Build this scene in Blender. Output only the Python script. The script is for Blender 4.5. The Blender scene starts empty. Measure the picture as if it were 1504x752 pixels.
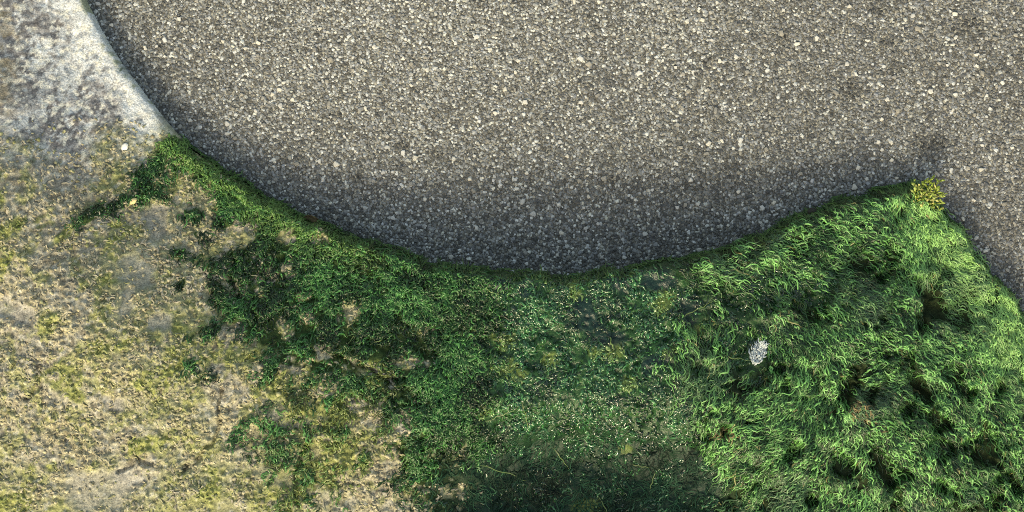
import bpy, math
import numpy as np
from mathutils import Vector

R = np.random.default_rng(7)
scene = bpy.context.scene
C = scene.collection

# ------------------------------------------------------------------ camera, sky, sun, exposure
CAM_H = 3.0
cam_data = bpy.data.cameras.new('camera')
cam = bpy.data.objects.new('camera', cam_data)
C.objects.link(cam)
cam.location = (0, 0, CAM_H)
cam.rotation_euler = (0, 0, 0)
cam_data.sensor_width = 36
cam_data.lens = 36 * CAM_H / 1.504
cam_data.clip_start = 0.05
cam_data.clip_end = 500
scene.camera = cam

SUN_EL = math.radians(40)
LIGHT_DIR = Vector((0.30, 0.954, 0)).normalized()      # ground direction in which the shadows fall
world = bpy.data.worlds.new('World')
scene.world = world
world.use_nodes = True
wn = world.node_tree.nodes
sky = wn.new('ShaderNodeTexSky')
sky.sky_type = 'NISHITA'
sky.sun_disc = False
sky.sun_elevation = SUN_EL
sky.sun_rotation = math.atan2(-LIGHT_DIR.x, -LIGHT_DIR.y)
sky.air_density = 1.1
sky.dust_density = 4.0
sky.ozone_density = 0.3
wn['Background'].inputs['Strength'].default_value = 0.15
world.node_tree.links.new(sky.outputs[0], wn['Background'].inputs['Color'])

sd = bpy.data.lights.new('sun', 'SUN')
sun = bpy.data.objects.new('sun', sd)
C.objects.link(sun)
sd.energy = 0.95
sd.angle = math.radians(11)
sd.color = (1.0, 0.99, 0.975)
sun.rotation_euler = Vector((LIGHT_DIR.x * math.cos(SUN_EL), LIGHT_DIR.y * math.cos(SUN_EL), -math.sin(SUN_EL))).to_track_quat('-Z', 'Y').to_euler()
sun.location = (-1, -3, 4)

vs = scene.view_settings
vs.view_transform = 'Standard'
vs.look = 'None'
vs.gamma = 1
vs.use_curve_mapping = False
vs.exposure = 1.05
vs.use_white_balance = True
vs.white_balance_temperature = 8800
vs.white_balance_tint = -2
scene.cycles.use_denoising = False
scene.cycles.filter_width = 1.0

# ------------------------------------------------------------------ numpy helpers
def sstep(a, b, x):
    t = np.clip((x - a) / (b - a), 0, 1)
    return t * t * (3 - 2 * t)

_tab = np.random.default_rng(3).random((512, 512))
def vnoise(x, y, size, seed=0):
    """smooth value noise, features about `size` metres, 0..1"""
    u = x / size + seed * 17.31; v = y / size + seed * 9.77
    iu = np.floor(u).astype(int); iv = np.floor(v).astype(int)
    fu = u - iu; fv = v - iv
    fu = fu * fu * fu * (fu * (fu * 6 - 15) + 10); fv = fv * fv * fv * (fv * (fv * 6 - 15) + 10)
    g = lambda a, b: _tab[a % 512, b % 512]
    return ((g(iu, iv) * (1 - fu) + g(iu + 1, iv) * fu) * (1 - fv) +
            (g(iu, iv + 1) * (1 - fu) + g(iu + 1, iv + 1) * fu) * fv)

def fbm(x, y, size, seed=0, octaves=4, gain=0.55):
    s = 0; a = 1; n = 0
    for k in range(octaves):
        c, q = math.cos(k * 1.1 + seed), math.sin(k * 1.1 + seed)
        s = s + a * vnoise(c * x - q * y, q * x + c * y, size / 2 ** k, seed + k * 3.7)
        n += a; a *= gain
    return s / n

def worley(x, y, size, seed=0):
    """distance to the nearest and second nearest jittered point, and that cell's random value"""
    u = x / size + seed * 5.3; v = y / size + seed * 2.9
    iu = np.floor(u).astype(int); iv = np.floor(v).astype(int)
    f1 = np.full(np.shape(u), 9.0); f2 = f1.copy(); idr = np.zeros(np.shape(u))
    for a in (-1, 0, 1):
        for b in (-1, 0, 1):
            ca, cb = iu + a, iv + b
            px = ca + _tab[ca % 512, (cb + 131) % 512]; py = cb + _tab[(ca + 57) % 512, (cb + 300) % 512]
            d = np.hypot(px - u, py - v)
            near = d < f1
            f2 = np.where(near, f1, np.minimum(f2, d))
            idr = np.where(near, _tab[(ca + 211) % 512, (cb + 17) % 512], idr)
            f1 = np.where(near, d, f1)
    return f1, f2, idr

def blobs(x, y, spec):
    """soft union of ellipses: (px, py, rx, ry, angle in degrees) in millimetres from the top-left corner of the site plan"""
    m = np.zeros(np.shape(x))
    X = x * 1000 + 752; Y = 376 - y * 1000
    wx = (fbm(x, y, 0.035, 11) - 0.5) * 46; wy = (fbm(x, y, 0.035, 12) - 0.5) * 46
    for (px, py, rx, ry, ang) in spec:
        a = math.radians(ang)
        dx = X - px + wx * min(1, rx / 30); dy = Y - py + wy * min(1, ry / 30)
        u = (dx * math.cos(a) + dy * math.sin(a)) / rx; v = (-dx * math.sin(a) + dy * math.cos(a)) / ry
        m = np.maximum(m, 1 - sstep(0.55, 1.15, np.hypot(u, v)))
    return m

def mix(a, b, t):
    t = np.asarray(t)[..., None]
    return np.asarray(a) * (1 - t) + np.asarray(b) * t

# ------------------------------------------------------------------ the rock's plan: outline and rim height
EDGE = [(-500, -900, .08), (-200, -560, .07), (0, -230, .06), (75, -95, .055), (122, 0, .05), (160, 70, .05), (205, 132, .05),
        (268, 208, .05), (330, 255, .055), (400, 300, .065), (450, 325, .08), (530, 354, .10), (620, 383, .13), (700, 399, .155),
        (780, 405, .17), (850, 404, .17), (940, 395, .16), (1030, 378, .14), (1110, 354, .115), (1190, 314, .085), (1250, 292, .065),
        (1310, 275, .032), (1334, 268, .025), (1350, 268, .022), (1364, 279, .022), (1385, 306, .025), (1420, 347, .03), (1455, 402, .035), (1504, 455, .04),
        (1560, 520, .05), (1650, 680, .08), (1720, 900, .1), (1700, 1300, .1), (1000, 1600, .1), (-400, 1500, .1), (-1200, 1100, .1),
        (-1300, 0, .1), (-1000, -700, .09)]
E = np.array([((px - 752) / 1000 * (CAM_H - r) / CAM_H, (376 - py) / 1000 * (CAM_H - r) / CAM_H, r) for px, py, r in [(a, b, c * 0.78) for a, b, c in EDGE]])
def catmull(P, n):
    out = []
    N = len(P)
    for i in range(N):
        p0, p1, p2, p3 = P[i - 1], P[i], P[(i + 1) % N], P[(i + 2) % N]
        for t in np.linspace(0, 1, n, endpoint=False):
            out.append(0.5 * (2 * p1 + (p2 - p0) * t + (2 * p0 - 5 * p1 + 4 * p2 - p3) * t * t + (3 * p1 - p0 - 3 * p2 + p3) * t ** 3))
    return np.array(out)
OUT = catmull(E, 4)

def edge_dist(x, y):
    """signed distance to the rock's outline (inside positive), nearest outline point and rim height there"""
    sh = np.shape(x); x = np.ravel(x); y = np.ravel(y)
    best = np.full(x.size, 1e9); nx = np.zeros(x.size); ny = np.zeros(x.size); rim = np.zeros(x.size); inside = np.zeros(x.size, bool)
    for a, b in zip(OUT, np.roll(OUT, -1, 0)):
        ex, ey = b[0] - a[0], b[1] - a[1]
        t = np.clip(((x - a[0]) * ex + (y - a[1]) * ey) / (ex * ex + ey * ey), 0, 1)
        qx, qy = a[0] + t * ex, a[1] + t * ey
        d = (x - qx) ** 2 + (y - qy) ** 2
        k = d < best
        best = np.where(k, d, best); nx = np.where(k, qx, nx); ny = np.where(k, qy, ny); rim = np.where(k, a[2] + t * (b[2] - a[2]), rim)
        cross = ((a[1] > y) != (b[1] > y)) & (x < ex * (y - a[1]) / (ey if abs(ey) > 1e-12 else 1e-12) + a[0])
        inside ^= cross
    d = np.sqrt(best) * np.where(inside, 1, -1)
    return d.reshape(sh), nx.reshape(sh), ny.reshape(sh), rim.reshape(sh)

# ------------------------------------------------------------------ what grows where (plan in mm)
TUFT_SPOTS = [(302, 246, 60, 20, 38), (352, 284, 66, 26, 34), (262, 240, 26, 14, -35), (418, 312, 40, 18, 28), (268, 222, 22, 14, 40), (236, 258, 26, 16, -35), (252, 276, 16, 20, 0),
              (222, 284, 16, 12, -30), (172, 318, 34, 12, -28), (205, 296, 18, 10, -25), (312, 345, 12, 9, 0), (300, 318, 14, 9, 0), (340, 330, 22, 8, -30),
              (402, 345, 22, 34, 10), (386, 440, 38, 32, 0), (366, 398, 20, 14, -20), (345, 432, 14, 10, 0), (330, 392, 10, 8, 0), (282, 372, 12, 8, 0)]
OLIVE_SPOTS = [(30, 290, 26, 22, 0), (32, 385, 30, 18, 0), (60, 340, 34, 10, -25), (120, 350, 30, 10, -30), (190, 345, 26, 14, -30), (130, 545, 34, 22, -10), (140, 580, 20, 22, 0), (195, 500, 44, 16, -15),
               (310, 500, 70, 26, 10), (290, 535, 40, 22, 0), (245, 555, 20, 16, 0), (175, 415, 26, 14, 0), (110, 470, 24, 16, 0), (240, 640, 40, 12, -25),
               (100, 665, 26, 14, 0), (5, 665, 20, 30, 0), (40, 720, 50, 20, 0), (470, 590, 60, 60, 30), (430, 560, 40, 20, 0), (380, 500, 50, 20, -10), (500, 650, 60, 70, 0), (330, 700, 30, 40, 0), (440, 720, 60, 40, 0)]
BARE_SPOTS = [(247, 320, 16, 34, 10), (228, 398, 30, 36, 10), (214, 440, 10, 26, 15), (436, 411, 24, 14, -10), (420, 598, 18, 24, 0), (455, 612, 22, 12, 0), (432, 655, 26, 14, 0),
              (55, 452, 40, 18, 0), (190, 700, 70, 30, -8), (255, 470, 20, 14, 0), (205, 585, 24, 14, 0)]
SMOOTH_OLIVE = [(450, 670, 60, 44, 0), (355, 440, 30, 40, 0), (410, 630, 40, 22, 0), (330, 735, 60, 24, 0)]
TAN_IN_MOSS = [(555, 535, 48, 10, 22), (612, 527, 30, 11, 8), (575, 668, 22, 18, 0), (520, 450, 20, 22, 40), (458, 432, 14, 10, 0), (430, 345, 22, 12, 20), (480, 352, 22, 8, 30), (470, 590, 26, 14, 0),
               (545, 600, 26, 26, 0), (430, 475, 22, 18, 0), (1015, 655, 26, 15, 10), (560, 720, 40, 30, 0), (510, 560, 22, 14, 0), (630, 480, 16, 8, 0), (600, 610, 16, 18, 0)]
WET = [(800, 500, 170, 110, 0), (930, 450, 130, 60, -10), (880, 590, 140, 60, 0), (700, 520, 70, 90, 0), (1190, 410, 60, 30, -20), (1100, 430, 90, 40, -15), (1080, 500, 60, 50, 0)]
HOLLOW = [(845, 705, 235, 122, 0), (970, 690, 110, 80, 0), (710, 720, 120, 90, 0)]  # extent of the shade painted into the hollow
BLUEBLACK = [(858, 465, 34, 28, 10), (884, 490, 24, 14, 0), (952, 410, 34, 20, -10), (905, 414, 24, 15, 0), (960, 522, 34, 18, -25), (732, 414, 20, 15, 0), (770, 422, 18, 13, 0), (1000, 455, 16, 22, 0)]
YELLOWGREEN = [(742, 496, 20, 14, 0), (738, 530, 26, 12, 0), (868, 510, 12, 10, 0), (893, 505, 14, 16, 0), (962, 440, 18, 20, 20), (840, 425, 10, 16, 0), (690, 480, 14, 8, 0), (915, 555, 16, 10, 0), (974, 510, 14, 12, 0),
               (805, 520, 12, 10, 0), (1010, 480, 18, 10, -20), (912, 648, 10, 8, 0), (765, 540, 14, 10, 0), (1180, 395, 18, 12, 0), (700, 590, 24, 16, 0), (865, 740, 30, 16, 0), (1290, 655, 24, 16, 0), (1420, 735, 30, 20, 0)]
# left limit of the closed green cover, (x, y) down the slope
LIMIT = np.array([(300, 180), (400, 300), (425, 330), (408, 360), (380, 400), (362, 440), (412, 490), (440, 530), (470, 565), (520, 590), (570, 625), (605, 670), (600, 720), (610, 800), (600, 1200)], float)

def fields(x, y, d):
    X = x * 1000 + 752; Y = 376 - y * 1000
    f = {}
    lim = np.interp(Y, LIMIT[:, 1], LIMIT[:, 0])
    wob = (fbm(x, y, 0.06, 21, 5) - 0.5) * 190
    soft = X - lim + wob
    patch = fbm(x, y, 0.022, 22, 4)
    f['cover'] = np.clip(sstep(-95, 115, soft + 290 * (patch - 0.5)) , 0, 1)
    f['cover'] = sstep(0.22, 0.78, f['cover'])
    mixed = blobs(x, y, [(505, 660, 105, 115, 0), (560, 540, 60, 16, 22)])
    holes = sstep(0.47, 0.57, fbm(x, y, 0.030, 24, 4) * 0.6 + 0.4 * fbm(x, y, 0.011, 26, 3))
    f['cover'] = f['cover'] * (1 - 0.9 * mixed * holes)
    f['cover'] = np.maximum(f['cover'], sstep(0.52, 0.60, fbm(x, y, 0.026, 27, 4)) * blobs(x, y, [(440, 590, 90, 80, 0), (480, 680, 80, 70, 0), (330, 520, 80, 30, 0)]) * 0.5)
    f['mixed'] = mixed
    pit = fbm(x + 0.02 * (vnoise(x, y, .05, 8) - .5), y, 0.034, 62, 4)
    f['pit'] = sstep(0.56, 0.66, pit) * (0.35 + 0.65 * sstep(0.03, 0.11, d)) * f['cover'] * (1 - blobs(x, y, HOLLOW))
    f['tuft'] = blobs(x, y, TUFT_SPOTS) * sstep(0.28, 0.5, fbm(x, y, 0.02, 61, 3))
    f['olive'] = blobs(x, y, OLIVE_SPOTS)
    f['bare'] = blobs(x, y, BARE_SPOTS)
    f['smooth'] = blobs(x, y, SMOOTH_OLIVE)
    f['tan'] = blobs(x, y, TAN_IN_MOSS)
    f['wet'] = blobs(x, y, WET)
    f['hollow'] = np.clip(blobs(x, y, HOLLOW) * (0.25 + 0.8 * sstep(575, 690, Y + 60 * (fbm(x, y, 0.05, 28) - .5))), 0, 1)  # ramp: the hollow's painted shade deepens towards its lower part
    f['blue'] = blobs(x, y, BLUEBLACK)
    f['yellow'] = blobs(x, y, YELLOWGREEN)
    f['fil'] = sstep(960, 1060, X + (fbm(x, y, 0.1, 23) - 0.5) * 160) * (1 - 0.75 * f['wet']) * (1 - sstep(0.4, 0.9, f['hollow']))
    # pale weathered concrete in the upper left: above a sloping, ragged line
    line = 236 + 0.02 * X - 60 * sstep(190, 300, X)
    f['pale'] = 1 - sstep(-38, 42, Y - line + (fbm(x, y, 0.07, 25, 5) - 0.5) * 150)
    f['green'] = np.clip(np.maximum(f['cover'] * (1 - 0.85 * f['tan'] * (X < 990)), f['tuft']), 0, 1)
    return f

HOLLOWC = ((850 - 752) / 1000, (376 - 705) / 1000)
def macro_height(x, y, d, rim):
    top = 0.16 - 0.085 * sstep(0.25, 0.80, x) + 0.02 * (fbm(x, y, 0.5, 31, 3) - 0.5)
    h = rim + (top - rim) * sstep(0.0, 0.30, d)
    h = h + 0.016 * (fbm(x, y, 0.16, 33, 3) - 0.5) * sstep(0, 0.06, d)
    # the hollow, and an unseen rise added beyond it to shade it
    q = np.hypot((x - HOLLOWC[0] + 0.01) / 0.27, (y - HOLLOWC[1]) / 0.125)
    h = h - 0.085 * (1 - sstep(0.2, 1.15, q))
    shade_lip = (1 - sstep(0.0, 1.0, np.hypot((x - HOLLOWC[0] + 0.01) / 0.42, (y - HOLLOWC[1] + 0.150) / 0.11)))
    h = h + 0.06 * shade_lip
    # rounded arris
    r0 = 0.010 - 0.004 * sstep(-0.40, -0.5, x)
    t = np.clip(d / r0, 0, 1)
    h = h - np.minimum(rim * 0.8, r0 * 0.9) * (1 - np.sqrt(np.clip(1 - (1 - t) ** 2, 0, 1)))
    return h

def flow_at(x, y):
    """direction in which the filaments lie (plan, y up)"""
    X = x * 1000 + 752; Y = 376 - y * 1000
    pts = [(1050, 400, .8, .35), (1150, 370, .85, .3), (1250, 320, .6, .7), (1320, 300, .1, 1), (1350, 350, .3, .95), (1400, 380, .5, .85), (1470, 480, .55, .85), (1300, 420, .7, .7),
           (1200, 450, .8, .5), (1330, 520, .75, .65), (1420, 600, .6, .8), (1490, 680, .5, .9), (1250, 540, .7, .4), (1150, 560, -.5, .8), (1100, 620, -.7, .6), (1060, 700, -.5, .85),
           (1180, 640, -.4, .9), (1230, 720, -.25, 1), (1300, 640, .3, .9), (1350, 720, .5, .8), (1020, 560, -.4, .7), (1000, 480, .3, .9), (800, 450, .1, 1), (900, 580, .3, .8),
           (700, 480, .2, 1), (600, 420, -.3, .9), (500, 480, -.8, .5), (550, 360, .3, .9), (650, 580, -.4, .8), (680, 660, -.3, .9), (850, 700, -.1, 1), (350, 280, .5, .8), (420, 330, -.4, .8), (380, 440, -.4, .8)]
    vx = 0; vy = 0
    for px, py, a, b in pts:
        w = 1 / ((X - px) ** 2 + (Y - py) ** 2 + 400.0) ** 1.5
        n = math.hypot(a, b)
        vx = vx + w * a / n; vy = vy - w * b / n
    th = np.arctan2(vy, vx) + (fbm(x, y, 0.06, 41, 3) - 0.5) * 1.9
    return th

CRACKS = [[(349, 560), (343, 582), (346, 606), (336, 634), (318, 655), (296, 672)], [(205, 672), (228, 660), (246, 664)],
          [(505, 515), (540, 530), (575, 548), (604, 552)], [(360, 380), (352, 410), (362, 432)], [(96, 520), (100, 548), (84, 575)], [(470, 640), (452, 676), (456, 720)]]
def crack_depth(x, y):
    X = x * 1000 + 752 + (fbm(x, y, 0.02, 66, 3) - .5) * 16; Y = 376 - y * 1000 + (fbm(x, y, 0.02, 68, 3) - .5) * 16
    m = np.zeros(np.shape(x))
    for line in CRACKS:
        for (ax, ay), (bx, by) in zip(line[:-1], line[1:]):
            t = np.clip(((X - ax) * (bx - ax) + (Y - ay) * (by - ay)) / ((bx - ax) ** 2 + (by - ay) ** 2), 0, 1)
            d = np.hypot(X - ax - t * (bx - ax), Y - ay - t * (by - ay))
            m = np.maximum(m, 1 - sstep(1.2, 5.5, d))
    return m

def micro_height(x, y, d, f, th):
    g = f['green']
    inside = sstep(0.0, 0.012, d)
    # crusty lichen: little popcorn lumps
    cr = np.clip((1 - f['pale']) * (1 - f['bare'] * 0.8) * (1 - f['smooth'] * 0.75) * (0.45 + 0.9 * fbm(x, y, 0.05, 51, 3)), 0, 1.2)
    w1, w2, wi = worley(x + 0.007 * (vnoise(x, y, .006, 3) - .5), y + 0.007 * (vnoise(x, y, .006, 4) - .5), 0.0075, 1)
    lump = np.sqrt(np.clip(1 - w1 * w1 * 1.3, 0, 1)) * (0.25 + wi * 0.9)
    v1, v2, vi = worley(x, y, 0.0045, 2)
    small = np.sqrt(np.clip(1 - v1 * v1 * 1.2, 0, 1)) * vi
    keep = sstep(0.36, 0.6, fbm(x, y, 0.022, 53, 4))
    wv = 1 - np.abs(2 * fbm(x, y, 0.013, 64, 3) - 1); worm = wv ** 3
    wv2 = 1 - np.abs(2 * vnoise(x + .003 * vnoise(x, y, .01, 9), y, 0.0085, 65) - 1)
    crust = (1 - f['pale']) * (1 - 0.55 * f['bare'] - 0.45 * f['smooth']) * (0.0042 * worm + 0.0027 * wv2 ** 2) + cr * (0.0032 * lump * (0.30 + keep) + 0.0020 * small + 0.006 * fbm(x, y, 0.04, 55, 4)) + 0.0016 * fbm(x, y, 0.009, 58, 3)
    pale = f['pale'] * (0.0042 * fbm(x, y, 0.011, 57, 4) + 0.0018 * small * keep)
    # mossy ground: ridges running with the flow and deep gaps between them
    u = x * np.cos(th) + y * np.sin(th); v = -x * np.sin(th) + y * np.cos(th)
    rid = fbm(x, y, 0.045, 59, 4)
    m1, m2, mi = worley(x, y, 0.034, 5)
    dome = np.clip(1 - m1 * 1.15, 0, 1) ** 0.6
    moss = 0.012 * rid * f['fil'] + 0.008 * dome * (0.4 + mi) * f['fil'] + 0.009 * rid + 0.008 * dome * (1 - 0.5 * f['wet'])
    moss = moss + 0.0030 * lump * (1 - f['fil']) * (1 - 0.5 * f['hollow']) + 0.0022 * small - 0.017 * f['pit'] * (0.35 + 0.65 * f['fil'])
    out = (crust + pale) * (1 - g) + moss * g
    out = out - 0.009 * crack_depth(x, y)
    return out * inside, lump, small, keep, wi, rid, dome

# regular grid used both for the rock's mesh and for laying things on it
def axis(segs):
    a = [np.arange(s, e, st) for s, e, st in segs]
    return np.concatenate(a + [[segs[-1][1]]])
FX = axis([(-2.2, -0.84, 0.02), (-0.84, -0.10, 0.0018), (-0.10, 0.84, 0.0021), (0.84, 1.2, 0.012)])
FY = axis([(-1.4, -0.47, 0.015), (-0.47, 0.43, 0.0021), (0.43, 1.4, 0.02)])
GX, GY = np.meshgrid(FX, FY, indexing='ij')
GD, QX, QY, RIM = edge_dist(GX, GY)
def rag(x, y):
    return (fbm(x, y, 0.03, 71, 4) - 0.5) * 0.020 * sstep(-0.47, -0.36, x) + (vnoise(x, y, .012, 5) - .5) * 0.0025
ragged = rag(GX, GY)
GD = GD + ragged
near = GD > -0.03
FLD = fields(GX, GY, GD)
TH = flow_at(GX, GY)
MIC, LUMP, SMALL, KEEP, WID, RIDGE, DOME = micro_height(GX, GY, GD, FLD, TH)
GH = macro_height(GX, GY, np.maximum(GD, 0), RIM) + MIC

def sample(F, x, y):
    i = np.clip(np.searchsorted(FX, x) - 1, 0, len(FX) - 2); j = np.clip(np.searchsorted(FY, y) - 1, 0, len(FY) - 2)
    tx = np.clip((x - FX[i]) / (FX[i + 1] - FX[i]), 0, 1); ty = np.clip((y - FY[j]) / (FY[j + 1] - FY[j]), 0, 1)
    return (F[i, j] * (1 - tx) + F[i + 1, j] * tx) * (1 - ty) + (F[i, j + 1] * (1 - tx) + F[i + 1, j + 1] * tx) * ty
# height on which strands lie: beyond the rim it drops away down the rock's flank
LAY = np.where(GD > 0, GH, np.maximum(RIM - 0.012 + 4.0 * GD, 0.004))

# ------------------------------------------------------------------ material helpers
def material(name):
    m = bpy.data.materials.new(name); m.use_nodes = True
    return m, m.node_tree.nodes, m.node_tree.links, m.node_tree.nodes['Principled BSDF']

def grain_material(name, rough, spec=0.4, grain=(420, 0.55, 1.4), bump=0.25, bump_scale=700, bump_dist=0.001, rough_attr=None, coat=0.0):
    m, n, l, b = material(name)
    at = n.new('ShaderNodeAttribute'); at.attribute_name = 'tint'
    geo = n.new('ShaderNodeTexCoord')
    ns = n.new('ShaderNodeTexNoise'); ns.inputs['Scale'].default_value = grain[0]; ns.inputs['Detail'].default_value = 4
    l.new(geo.outputs['Object'], ns.inputs['Vector'])
    mr = n.new('ShaderNodeMapRange'); mr.inputs['From Min'].default_value = 0.3; mr.inputs['From Max'].default_value = 0.7
    mr.inputs['To Min'].default_value = grain[1]; mr.inputs['To Max'].default_value = grain[2]
    l.new(ns.outputs['Fac'], mr.inputs['Value'])
    mu = n.new('ShaderNodeMix'); mu.data_type = 'RGBA'; mu.blend_type = 'MULTIPLY'; mu.inputs['Factor'].default_value = 1
    l.new(at.outputs['Color'], mu.inputs['A']); l.new(mr.outputs['Result'], mu.inputs['B'])
    l.new(mu.outputs['Result'], b.inputs['Base Color'])
    b.inputs['Roughness'].default_value = rough
    b.inputs['Specular IOR Level'].default_value = spec
    if rough_attr:
        ra = n.new('ShaderNodeAttribute'); ra.attribute_name = rough_attr
        l.new(ra.outputs['Fac'], b.inputs['Roughness'])
    if bump:
        n2 = n.new('ShaderNodeTexNoise'); n2.inputs['Scale'].default_value = bump_scale; n2.inputs['Detail'].default_value = 3
        l.new(geo.outputs['Object'], n2.inputs['Vector'])
        bp = n.new('ShaderNodeBump'); bp.inputs['Strength'].default_value = bump; bp.inputs['Distance'].default_value = bump_dist
        l.new(n2.outputs['Fac'], bp.inputs['Height']); l.new(bp.outputs['Normal'], b.inputs['Normal'])
    return m

M_ROCK = grain_material('weathered_concrete', 0.8, 0.3, rough_attr='dull', bump=0.7, bump_scale=420, bump_dist=0.0015)
M_STONE = grain_material('asphalt_chippings', 0.62, 0.35, grain=(1200, 0.8, 1.2), bump=0.3, bump_scale=1500, bump_dist=0.0004)
M_MOSS = grain_material('filament_moss', 0.34, 0.42, grain=(400, 0.75, 1.25), bump=0)
M_WETMOSS = grain_material('wet_algae', 0.13, 0.7, grain=(400, 0.75, 1.25), bump=0)
M_SHADEMOSS = grain_material('shade_algae', 0.6, 0.2, grain=(400, 0.7, 1.3), bump=0)
M_LICHEN = grain_material('lichen_flakes', 0.85, 0.2, grain=(900, 0.75, 1.25), bump=0.3)

def mesh_object(name, V, F, mat, tint=None, smooth=False, parent=None, extra=None):
    """F: (n,3) or (n,4) index array"""
    me = bpy.data.meshes.new(name)
    V = np.asarray(V, np.float32); F = np.asarray(F, np.int32)
    k = F.shape[1]
    me.vertices.add(len(V)); me.vertices.foreach_set('co', V.ravel())
    me.loops.add(F.size); me.loops.foreach_set('vertex_index', F.ravel())
    me.polygons.add(len(F)); me.polygons.foreach_set('loop_start', np.arange(0, F.size, k, dtype=np.int32))
    me.polygons.foreach_set('loop_total', np.full(len(F), k, np.int32))
    me.polygons.foreach_set('use_smooth', np.full(len(F), smooth))
    if tint is not None:
        at = me.attributes.new('tint', 'FLOAT_COLOR', 'POINT')
        c = np.ones((len(V), 4), np.float32); c[:, :3] = tint
        at.data.foreach_set('color', c.ravel())
    for key, val in (extra or {}).items():
        at = me.attributes.new(key, 'FLOAT', 'POINT'); at.data.foreach_set('value', np.asarray(val, np.float32))
    me.update(calc_edges=True); me.validate()
    me.materials.append(mat)
    o = bpy.data.objects.new(name, me); C.objects.link(o)
    if parent is not None: o.parent = parent
    return o

# ------------------------------------------------------------------ the road: binder sheet and its chippings
m, n, l, b = material('asphalt_binder')
tc = n.new('ShaderNodeTexCoord')
v1 = n.new('ShaderNodeTexVoronoi'); v1.inputs['Scale'].default_value = 250
v2 = n.new('ShaderNodeTexVoronoi'); v2.inputs['Scale'].default_value = 250; v2.feature = 'DISTANCE_TO_EDGE'
for v in (v1, v2): l.new(tc.outputs['Object'], v.inputs['Vector'])
hs = n.new('ShaderNodeSeparateColor'); l.new(v1.outputs['Color'], hs.inputs['Color'])
rp = n.new('ShaderNodeValToRGB')
rp.color_ramp.elements[0].color = (0.08, 0.078, 0.073, 1); rp.color_ramp.elements[1].color = (0.34, 0.33, 0.29, 1)
e = rp.color_ramp.elements.new(0.6); e.color = (0.18, 0.176, 0.162, 1)
l.new(hs.outputs['Red'], rp.inputs['Fac'])
mr = n.new('ShaderNodeMapRange'); mr.inputs['From Max'].default_value = 0.12; mr.inputs['To Min'].default_value = 0.4
l.new(v2.outputs['Distance'], mr.inputs['Value'])
mu = n.new('ShaderNodeMix'); mu.data_type = 'RGBA'; mu.blend_type = 'MULTIPLY'; mu.inputs['Factor'].default_value = 1
l.new(rp.outputs['Color'], mu.inputs['A']); l.new(mr.outputs['Result'], mu.inputs['B'])
l.new(mu.outputs['Result'], b.inputs['Base Color'])
b.inputs['Roughness'].default_value = 0.8; b.inputs['Specular IOR Level'].default_value = 0.25
bp = n.new('ShaderNodeBump'); bp.inputs['Strength'].default_value = 0.6; bp.inputs['Distance'].default_value = 0.002
l.new(mr.outputs['Result'], bp.inputs['Height']); l.new(bp.outputs['Normal'], b.inputs['Normal'])
road = mesh_object('asphalt_road', [(-60, -60, 0), (60, -60, 0), (60, 60, 0), (-60, 60, 0)], [(0, 1, 2, 3)], m)
road['kind'] = 'structure'
road['label'] = 'grey asphalt paved with cream and grey stone chippings'

TAR = [(702, 2, 16, 12), (1285, 8, 22, 16), (1150, 55, 12, 9), (645, 226, 14, 8), (1305, 60, 14, 10), (520, 260, 10, 8), (1040, 92, 10, 8), (1370, 215, 30, 20), (590, 215, 10, 8), (1420, 30, 30, 20), (495, 170, 14, 8), (900, 262, 10, 8), (1250, 130, 26, 14)]
def tar(x, y):
    X = x * 1000 + 752; Y = 376 - y * 1000
    t = np.zeros(np.shape(x))
    for px, py, rx, ry in TAR:
        t = np.maximum(t, 1 - sstep(0.4, 1.3, np.hypot((X - px) / rx, (Y - py) / ry) + 0.8 * (vnoise(x, y, 0.012, 3) - .5)))
    return t

def stone_tint(x, y, big=False):
    k = len(x)
    u = R.random(k)
    wear = fbm(x, y, 0.22, 81, 4); right = sstep(0.1, 0.75, x)
    lum = 0.10 + 0.22 * R.random(k) ** 1.2 + (wear - 0.5) * 0.14
    pale = u < (0.15 - 0.05 * right) * (0.6 + 0.9 * wear)
    lum = np.where(pale, R.uniform(0.36, 0.62, k), lum)
    dark = (u > 0.84)
    lum = np.where(dark, R.uniform(0.06, 0.12, k), lum)
    lum = lum * (0.92 - 0.14 * right)  # light falloff towards the right put into the stone colour
    t = tar(x, y); lum = lum * (1 - 0.72 * t * R.uniform(0.6, 1, k))
    warm = R.normal(0, 1, k) * 0.015 + np.where(pale, 0.03, 0.012) - 0.010 * right
    return np.stack([lum * (0.955 + 0.4 * warm), lum, lum * (1.07 - 2.4 * warm)], 1).clip(0.02, 0.8)

def scatter_cells(x0, x1, y0, y1, cell):
    gx, gy = np.meshgrid(np.arange(x0, x1, cell), np.arange(y0, y1, cell), indexing='ij')
    gx = (gx + R.uniform(-.55, .55, gx.shape) * cell).ravel(); gy = (gy + R.uniform(-.55, .55, gy.shape) * cell).ravel()
    d = edge_dist(gx, gy)[0]
    k = d < 0.012
    return gx[k], gy[k]

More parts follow.
